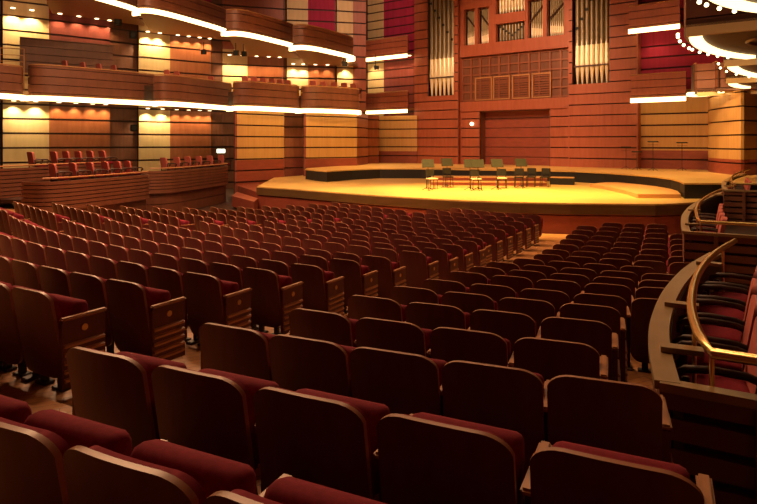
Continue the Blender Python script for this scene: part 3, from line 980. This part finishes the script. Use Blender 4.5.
# ------------------------------------------------------------------ box seats (upholstered, seat down)
BS = {}
BS['backrest'] = weld(back_slab(0.25, 0.40, 0.95, -0.05, 0.07, 0.08, 0.07, 0.05, 0.05, curv=0.02, fat=0.02).mesh('backrest', 'pink'))
BS['seat'] = roll(0.48, 0.46, 0.12, 0.43, 0.22, math.pi / 2 - 0.05).mesh('seat', 'red_fabric', smooth=50)
mb = MB()
mb.tube([(0, -0.05, 0.62), (0, 0.05, 0.655), (0, 0.25, 0.665), (0, 0.40, 0.65), (0, 0.46, 0.61), (0, 0.455, 0.54)], 0.028, 0, 8)
BS['arm'] = mb.mesh('armrest', 'dark_wood', smooth=50)
mb = MB()
for sy in (-0.02, 0.40):
    mb.box((0, sy, 0.3), (0.04, 0.045, 0.6))
mb.box((0, 0.19, 0.33), (0.035, 0.42, 0.05))
BS['frame'] = mb.mesh('leg_frame', 'dark_wood', bevel=0.006)
def box_seat(loc, rot, label, group):
    t = thing('box_seat', loc, label, 'seat', group, rot)
    part('backrest', BS['backrest'], t)
    part('seat', BS['seat'], t)
    for x in (-0.27, 0.27):
        a = part('armrest', BS['arm'], t, x)
        part('leg_frame', BS['frame'], t, x)
    return t

# ------------------------------------------------------------------ right-hand stalls boxes
def side_box(label, zc, near, curve, zfl, nseat, seatlab, seatgrp, width=3.0, hall=Vector((-4, 12)), first=0.95, pitch=0.72):
    t = thing('stalls_box', (near.x, near.y, CZ + zfl), label, 'box', 'right stalls boxes', world=True)
    z = CZ + zc
    ax = Vector((0.865, -0.50))
    front = [near] + curve
    # smooth the measured curve
    fr = []
    for i in range(len(front) - 1):
        p0, p1, p2, p3 = front[max(i - 1, 0)], front[i], front[i + 1], front[min(i + 2, len(front) - 1)]
        for k in range(5):
            u = k / 5
            fr.append(0.5 * ((2 * p1) + (p2 - p0) * u + (2 * p0 - 5 * p1 + 4 * p2 - p3) * u * u + (3 * p1 - p0 - 3 * p2 + p3) * u ** 3))
    fr.append(front[-1])
    side = [near, near + ax * width]
    mb = MB()
    boards(mb, fr, CZ + zfl - 0.9, z - 0.03, 0.08, 0, 1, hall, 0.05, z - 0.16, 0.17)
    mb.build('front_panel', ['parapet', 'groove'], t, smooth=30)
    mb = MB()
    boards(mb, side, CZ + zfl - 0.9, z - 0.03, 0.08, 0, 1, Vector((0, 0)), 0.05, z - 0.16, 0.17)
    pm = near + ax * 0.5
    mb.box((pm.x, pm.y, (CZ + zfl - 0.9 + z - 0.04) / 2), (0.07, 0.12, z - 0.04 - CZ - zfl + 0.9), 0, math.atan2(ax.y, ax.x))
    mb.build('side_panel', ['parapet', 'groove'], t)
    mb = MB()
    mb.ribbon(fr, 0.135, z - 0.03, z + 0.02, 0, hall, off=0.03)
    mb.ribbon(side, 0.09, z - 0.032, z + 0.018, 0, Vector((0, 0)), off=0.03)
    mb.build('capping', 'cap_wood', t)
    rail = offset(fr, -0.25, hall)
    corner = near + ax * 0.26 + Vector((0.05, 0.09))
    path = [(q.x, q.y, z + 0.19) for q in rail[::-1][:-3]] + [(corner.x, corner.y, z + 0.19)] + [((corner + ax * (width - 0.4)).x, (corner + ax * (width - 0.4)).y, z + 0.19)]
    mb = MB()
    mb.tube(path, 0.032, 0, 10)
    mb.build('brass_rail', 'brass', t, smooth=50)
    for q in (rail[5], rail[len(rail) // 2], rail[-4], corner, corner + ax * 1.4):
        mb = MB()
        mb.tube([(q.x, q.y, z - 0.35), (q.x, q.y, z + 0.19)], 0.014, 0, 8)
        mb.build('rail_post', 'brass', t, smooth=50)
    for k in (4, len(fr) // 2 - 1, len(fr) - 5):
        p, q = offset(fr, -0.08, hall)[k], rail[k]
        mb = MB()
        d_ = (q - p)
        m_ = (p + q) / 2
        mb.box((m_.x, m_.y, z + 0.04), (d_.length + 0.08, 0.10, 0.035), 0, math.atan2(d_.y, d_.x))
        mb.build('rail_bracket', 'cap_wood', t)
    mb = MB()
    fl = list(offset(fr, -0.09, hall)) + [fr[-1] + ax * (width - 0.5), near + ax * (width - 0.05) + Vector((0.05, 0.05))]
    mb.prism(fl, CZ + zfl - 0.15, CZ + zfl)
    mb.build('box_floor', 'dark_wood', t)
    d = (fr[-1] - near)
    L = d.length
    d.normalize()
    rot = math.atan2(-0.60, -0.80) if False else math.atan2(d.y, d.x) + math.pi / 2
    inn = Vector((d.y, -d.x))
    for k in range(nseat):
        # along the curved front, a little inside it, facing the hall
        want, run, ii = first + k * pitch, 0.0, 0
        while ii < len(fr) - 2 and run + (fr[ii + 1] - fr[ii]).length < want:
            run += (fr[ii + 1] - fr[ii]).length
            ii += 1
        tg = (fr[ii + 1] - fr[ii]).normalized()
        inn = Vector((tg.y, -tg.x))
        q = fr[ii] + tg * (want - run) + inn * 0.60
        face = -inn
        rz = math.atan2(face.y, face.x) - math.pi / 2
        box_seat((q.x, q.y, CZ + zfl), rz, seatlab % ordn[k], seatgrp)
    return t
def C(*px): return [PH(x, y, z) for x, y, z in px]
zc = -1.38
b1 = [PH(653, 345, zc), PH(656, 318, zc), PH(668, 291, zc), PH(688, 269, zc), PH(712, 254, zc)]
side_box('nearest curved stalls box at the right edge with brass rail and red seats', zc, PH(660, 384, zc), b1, -2.15, 5,
         'red armchair in the nearest right-hand box, %s one from its near side', 'armchairs in the nearest right-hand box')
zc = -1.6
b2 = [PH(682.5, 224, zc), PH(684, 215, zc), PH(692, 206, zc), PH(708, 197, zc), PH(727, 191, zc)]
side_box('second stalls box from the right edge, brass rail around its rounded corner', zc, PH(684, 232, zc), b2, -2.35, 5,
         'red armchair in the second right-hand box, %s one from its near side', 'armchairs in the second right-hand box', hall=Vector((0, 20)))
zc = -1.38
b3 = [PH(722.5, 186, zc), PH(724, 181.5, zc), PH(732, 177, zc), PH(745, 173, zc)]
side_box('small far stalls box at the right edge beside the stage', zc, PH(724, 190, zc), b3, -2.1, 4,
         'red armchair in the far right-hand box, %s one from its near side', 'armchairs in the far right-hand box', hall=Vector((5, 28)), width=2.4)

# ------------------------------------------------------------------ left-hand stalls boxes (terrace)
def terrace(label, a, c, zt, depth=1.2, inner=4.0):
    fr = sup(a, c, depth, HALL, 24, 4.5)
    t = thing('stalls_box', ((a.x + c.x) / 2, (a.y + c.y) / 2, 0), label, 'box', 'left stalls boxes', world=True)
    z = CZ + zt
    mb = MB()
    boards(mb, fr, z - 1.0, z, 0.1, 0, 1, HALL, 0.03, z - 0.12, 0.14)
    mb.build('front_panel', ['parapet', 'groove'], t, smooth=30)
    mb = MB()
    boards(mb, offset(fr, -0.12), CZ - 3.2, z - 1.0, 0.1, 0, 1, HALL, 0.03, z - 1.5, 0.5)
    mb.build('plinth', ['parapet_low', 'groove'], t, smooth=30)
    mb = MB()
    top = offset(fr, -0.05)
    mb.tube([(q.x, q.y, z + 0.12) for q in top[3:-3]], 0.03, 0, 6)
    mb.build('handrail', 'frame', t, smooth=50)
    u = (c - a).normalized()
    v = Vector((-u.y, u.x))
    if v.dot(HALL - a) < 0: v = -v
    mb = MB()
    mb.prism(list(offset(fr, -0.12)) + [c - v * inner, a - v * inner], z - 0.75, z - 0.62)
    mb.build('box_floor', 'dark_wood', t)
    return t, u, v
zt = -1.3
ta, tc_ = PH(47, 182.4, zt), PH(156, 174, zt)
t, u, v = terrace('curved wood-fronted stalls box at left with a row of pink seats', ta, tc_, zt)
rz = math.atan2(v.y, v.x) - math.pi / 2
def seat_row(xs, a, c, back, zt, zfl, lab, grp, face):
    for k, x in enumerate(xs):
        # point on the seat line a-c seen in direction x
        tt = (x - CX) / F
        d = c - a
        s = (tt * a.y - a.x) / (d.x - tt * d.y)
        q = a + d * s
        box_seat((q.x, q.y, CZ + zfl), face, lab % ordn[k], grp)
fa = math.atan2(0.78, 0.62) - math.pi / 2
seat_row((55, 75, 92, 107, 119, 129), ta - v * 0.9, tc_ - v * 0.9, 0.9, zt, zt - 0.38, 'pink-lit seat in the front row of the curved left box, %s from the left', 'front seats of the curved left box', fa)
# raised second row behind
mb = MB()
r2a, r2c = ta - v * 2.1 - u * 0.6, tc_ - v * 2.1 - u * 0.5
boards(mb, [r2a, r2a + (r2c - r2a) * 0.5, r2c], CZ + zt - 0.6, CZ + zt + 0.42, 0.08, 0, 1, HALL, 0.03, CZ, 0.14)
mb.build('rear_panel', ['parapet_low', 'groove'], t)
mb = MB()
mb.prism([r2a - v * 0.08, r2c - v * 0.08, r2c - v * 1.8, r2a - v * 1.8], CZ + zt - 0.3, CZ + zt - 0.1)
mb.build('rear_floor', 'dark_wood', t)
mb = MB()
mb.tube([(r2a.x, r2a.y, CZ + zt + 0.5), (r2c.x, r2c.y, CZ + zt + 0.5)], 0.03, 0, 6)
mb.build('rear_handrail', 'frame', t)
seat_row((33, 56, 68, 80, 92, 104), r2a - v * 0.6, r2c - v * 0.6, 0.9, zt, zt + 0.02, 'red seat in the raised rear row of the curved left box, %s from the left', 'rear seats of the curved left box', fa)
zt = -1.25
ua, uc = PH(160, 171.5, zt), PH(234, 165.2, zt)
t, u, v = terrace('wood-fronted stalls box below the exit sign at left', ua, uc, zt, 2.4, 3.5)
seat_row((165, 178, 189, 200, 211, 222), ua - v * 1.2, uc - v * 1.2, 0.9, zt, zt - 0.40, 'seat in the stalls box below the exit sign, %s from the left', 'seats of the stalls box below the exit sign', fa)

def railing(label, pa, pb, z0, z1, n):
    t = thing('railing', (pa.x, pa.y, z0), label, 'railing', world=True)
    for k in range(n):
        z = z0 + (z1 - z0) * k / (n - 1)
        m = MB(); m.tube([(pa.x, pa.y, z), (pb.x, pb.y, z)], 0.03 if k == n - 1 else 0.02, 0, 6); m.build('bar', 'frame', t)
    for q in (pa, pb):
        m = MB(); m.tube([(q.x, q.y, z0 - 0.15), (q.x, q.y, z1 + 0.02)], 0.03, 0, 6); m.build('post', 'frame', t)
railing('horizontal-barred railing at the left edge beside the curved stalls box', PY(1, 23.5), PY(27, 24.5), CZ - 2.1, CZ - 1.08, 7)
railing('horizontal-barred railing at the left edge between two lower balconies', PY(0, 31.2), PY(24, 31.6), CZ + 2.9, CZ + 4.95, 7)

# seats showing above the lower balcony fronts
for bi, xs in ((1, (66, 84, 100, 115)), (2, (168, 178, 212)), (3, (246, 255, 264, 273, 281, 289)), (4, (314, 324, 335, 345, 354))):
    t, a, c, zs, hp, fr = lowb[bi]
    u = (c - a).normalized()
    v = Vector((-u.y, u.x))
    if v.dot(HALL - a) < 0: v = -v
    names = {1: 'long lower left balcony', 2: 'lower balcony above the exit sign', 3: 'lower balcony nearest the left end of the stage', 4: 'lower balcony at the left rear of the stage'}
    zfl = zs + 0.22 + hp - 0.45
    mb = MB()
    a2, c2 = a + u * 0.35 - v * 0.75, c - u * 0.35 - v * 0.75
    mb.prism([a2, c2, c2 - v * 1.1, a2 - v * 1.1], CZ + zs + 0.3, CZ + zfl)
    mb.build('seat_platform', 'dark_wood', t)
    seat_row(xs, a - v * 1.25, c - v * 1.25, 0.9, 0, zfl, 'pinkish seat of the ' + names[bi] + ', %s from left', 'seats of the ' + names[bi], fa)

# lit exit sign on the left wall
es = PY(221, 40.6)
t = thing('exit_sign', (es.x, es.y, CZ + ZR(153.5, 40.6)), 'small lit white exit sign on the red wall above the left stalls box', 'sign', rotz=0.25)
m = MB(); m.box((0, 0, 0.17), (0.62, 0.10, 0.34)); m.build('housing', 'dark_metal', t, bevel=0.01)
m = MB(); m.box((0, -0.06, 0.17), (0.54, 0.03, 0.26)); m.build('lit_face', 'sign', t)

# black spotlights hung under the upper left balconies
def spotlight(x, y, d, label, hang=0.55):
    q = PY(x, d)
    t = thing('stage_spotlight', (q.x, q.y, CZ + ZR(y, d)), label, 'spotlight', 'hung stage spotlights')
    m = MB(); m.tube([(0, 0.15, 0.05), (0.1, -0.2, -0.08)], 0.14, 0, 10, [0.11, 0.15]); m.build('body', 'black', t, smooth=40)
    m = MB(); m.tube([(0.04, 0, 0.08), (0.04, 0, hang)], 0.025, 0, 6); m.build('hanger', 'black', t)
    m = MB(); m.box((0.13, -0.28, -0.1), (0.34, 0.03, 0.3)); m.build('barn_door', 'black', t)
spotlight(203, 51, 37.4, 'small black spotlight hung under the second upper left balcony')
spotlight(235, 52, 36.0, 'left one of two black spotlights near the dark column between balconies')
spotlight(243, 53, 36.6, 'right one of two black spotlights near the dark column between balconies')
spotlight(343, 63, 38.0, 'black spotlight under the upper balcony next to the rear corner')
spotlight(375, 67, 44.75, 'black spotlight hung before the pale panel left of the organ', 0.95)
for (x, y, d, lab) in ((133, 35, 37.6, 'black loudspeaker on the dark column above the long lower left balcony'), (134, 128, 37.6, 'black loudspeaker on the dark column below the long lower left balcony'), (118, 22, 36.8, 'black loudspeaker high on the dark column at upper left')):
    q = PY(x, d)
    t = thing('loudspeaker', (q.x, q.y, CZ + ZR(y, d) - 0.2), lab, 'loudspeaker', 'wall loudspeakers', rotz=0.45)
    m = MB(); m.box((0, 0, 0.2), (0.42, 0.34, 0.42)); m.build('cabinet', 'black', t, bevel=0.02)
    m = MB(); m.box((0, 0.2, 0.3), (0.1, 0.16, 0.08)); m.build('bracket', 'dark_metal', t)
    m = MB(); m.tube([(0, -0.16, 0.2), (0, -0.185, 0.2)], 0.14, 0, 14); m.build('driver', 'dark_metal', t)

# ------------------------------------------------------------------ things on the stage
def low_platform(label, pts, z0, z1, top='step_wood', side='black', name='stage_riser'):
    c = sum(pts, Vector((0, 0))) / len(pts)
    t = thing(name, (c.x, c.y, z0), label, 'riser', world=True)
    m = MB(); m.prism(pts, z0 + 0.001, z1 - 0.03); m.build('base', side, t)
    m = MB(); m.prism(pts, z1 - 0.03, z1); m.build('deck', top, t)
    return t
def quad(xa, da, xb, db_, depth):
    p, q = PY(xa, da), PY(xb, db_)
    u = (q - p).normalized()
    v = Vector((-u.y, u.x))
    return [p, q, q + v * depth, p + v * depth]
low_platform('lower of two long low wooden risers behind the stage chairs', quad(431, 29.2, 547, 28.6, 0.95), SZ, SZ + 0.17, 'step_wood', 'stage_red')
low_platform('upper of two long low wooden risers behind the stage chairs', quad(431, 30.3, 547, 29.7, 1.3), SZ, SZ + 0.34, 'step_wood', 'stage_red')
low_platform('black podium box with a wooden top right of the stage chairs', quad(550, 29.6, 574, 29.2, 0.7), SZ, SZ + 0.36, 'step_wood', 'black', 'podium')
z_ = -1.9
pl = [PH(x, y, z_) for x, y in ((590, 183.8), (604, 186.0), (617, 188.6), (626, 190.6), (632, 192.4), (638, 194.2), (681, 194.2), (677, 190.5), (662, 186.6), (640, 183.9), (620, 182.2), (606, 182.2))]
low_platform('curved low wooden platform at the right of the stage', pl, SZ, CZ + z_, 'step_wood', 'step_wood', 'stage_platform')

SCM = {}
m = MB(); m.box((0, 0, 0.46), (0.42, 0.42, 0.05)); SCM['seat_light'] = m.mesh('seat', 'white_fabric', bevel=0.015)
m = MB(); m.box((0, 0, 0.46), (0.42, 0.42, 0.05)); SCM['seat_dark'] = m.mesh('seat', 'black', bevel=0.015)
m = MB(); m.box((0, 0.2, 0.72), (0.42, 0.04, 0.30)); SCM['back'] = m.mesh('backrest', 'black', bevel=0.015)
def leg_mesh(x, y):
    m = MB(); m.tube([(x, y, 0), (x * 0.9, y * 0.9, 0.44)], 0.018, 0, 6); return m.mesh('leg', 'dark_metal')
SCM['legs'] = [leg_mesh(x, y) for x in (-0.19, 0.19) for y in (-0.19, 0.19)]
m = MB()
for x in (-0.19, 0.19): m.tube([(x, 0.18, 0.44), (x, 0.21, 0.62)], 0.015, 0, 6)
SCM['bk'] = m.mesh('back_frame', 'dark_metal')
def stage_chair(x, d, rz, label, light=True, z=SZ):
    q = PY(x, d)
    t = thing('orchestra_chair', (q.x, q.y, z), label, 'chair', 'chairs on the stage', rz)
    part('seat', SCM['seat_light' if light else 'seat_dark'], t)
    part('backrest', SCM['back'], t)
    part('back_frame', SCM['bk'], t)
    for lm in SCM['legs']: part('leg', lm, t)
def desk_mesh(tilt):
    m = MB()
    w_, h = 0.27, 0.19
    c, s = math.cos(tilt), math.sin(tilt)
    vs = []
    for yy in (0, 0.02):
        for x, zz in ((-w_, -h), (w_, -h), (w_ * 0.96, h), (-w_ * 0.96, h)):
            vs.append((x, zz * s + yy * c, zz * c - yy * s))
    m.add(vs, [(3, 2, 1, 0), (4, 5, 6, 7), (0, 1, 5, 4), (1, 2, 6, 5), (2, 3, 7, 6), (3, 0, 4, 7)])
    m.box((0, -0.03, -h + 0.01), (0.5, 0.07, 0.015))
    return m
DESK = desk_mesh(0.5).mesh('desk', 'desk_metal')
DESKF = desk_mesh(1.45).mesh('desk', 'desk_metal')
TRI = []
for k in range(3):
    a = k * 2.094 + 0.5
    m = MB(); m.tube([(0, 0, 0.16), (0.27 * math.cos(a), 0.27 * math.sin(a), 0.012)], 0.012, 0, 6); TRI.append(m.mesh('foot', 'black'))
def music_stand(x, d, h, rz, label, z=SZ, flat=False, sc=1.0):
    q = PY(x, d)
    t = thing('music_stand', (q.x, q.y, z), label, 'music stand', 'music stands', rz)
    m = MB(); m.tube([(0, 0, 0.05), (0, 0, h)], 0.014, 0, 8); m.build('pole', 'black', t)
    o = part('desk', DESKF if flat else DESK, t)
    o.location.z = h
    for f in TRI: part('foot', f, t)
C_ = [(432, 26.8, 0.4, 'leftmost pale-seated chair of the group on the stage', True), (448, 28.2, 0.2, 'dark chair second from the left of the stage group', False), (476, 26.6, 0.1, 'pale-seated chair in the middle of the stage group, under a music stand', True),
      (502, 27.2, -0.1, 'pale-seated chair right of the middle of the stage group', True), (519, 27.8, -0.3, 'dark chair in front of the two black chairs on the stage', False), (531, 28.1, -0.4, 'left one of two black chairs at the right of the stage group', False), (545, 28.0, -0.5, 'right one of two black chairs beside the podium box', False)]
for x, d, rz, lab, lt_ in C_:
    stage_chair(x, d, rz, lab, lt_)
for x, d, lab in ((428, 25.9, 'leftmost music stand on the stage'), (447, 27.4, 'music stand second from the left on the stage'), (470, 25.8, 'music stand before the middle stage chair, left of two'), (478, 25.7, 'music stand before the middle stage chair, right of two'), (497, 26.2, 'music stand fourth of the stage group, right of middle'), (521, 27.0, 'rightmost music stand of the stage group')):
    music_stand(x, d, 1.18, 0.1, lab)
for x, d, h, lab in ((626, 33.6, 1.25, 'leftmost of four thin stands at the rear right of the platform'), (637, 32.8, 1.0, 'low stand second of four at the rear right of the platform'),
                     (653, 31.8, 1.55, 'tall stand with a wide flat desk at the rear right of the platform'), (682, 32.0, 1.5, 'rightmost tall flat-topped stand at the rear right of the platform')):
    music_stand(x, d, h, -0.3, lab, UZ, True)

# small white scrap lying in the aisle
q = PH(69, 387, zf(2) - CZ)
t = thing('paper_scrap', (q.x, q.y, zf(2) + 0.002), 'small white scrap of paper on the aisle floor at lower left', 'paper', rotz=0.3)
m = MB()
m.add([(-0.06, -0.03, 0), (0.0, -0.035, 0.004), (0.06, -0.02, 0.02), (0.055, 0.03, 0.022), (0.0, 0.025, 0.004), (-0.05, 0.035, 0.002),
       (-0.06, -0.03, 0.002), (0.0, -0.035, 0.006), (0.06, -0.02, 0.022), (0.055, 0.03, 0.024), (0.0, 0.025, 0.006), (-0.05, 0.035, 0.004)],
      [(5, 4, 1, 0), (4, 3, 2, 1), (6, 7, 10, 11), (7, 8, 9, 10), (0, 1, 7, 6), (1, 2, 8, 7), (2, 3, 9, 8), (3, 4, 10, 9), (4, 5, 11, 10), (5, 0, 6, 11)])
m.build('sheet', 'white_fabric', t)
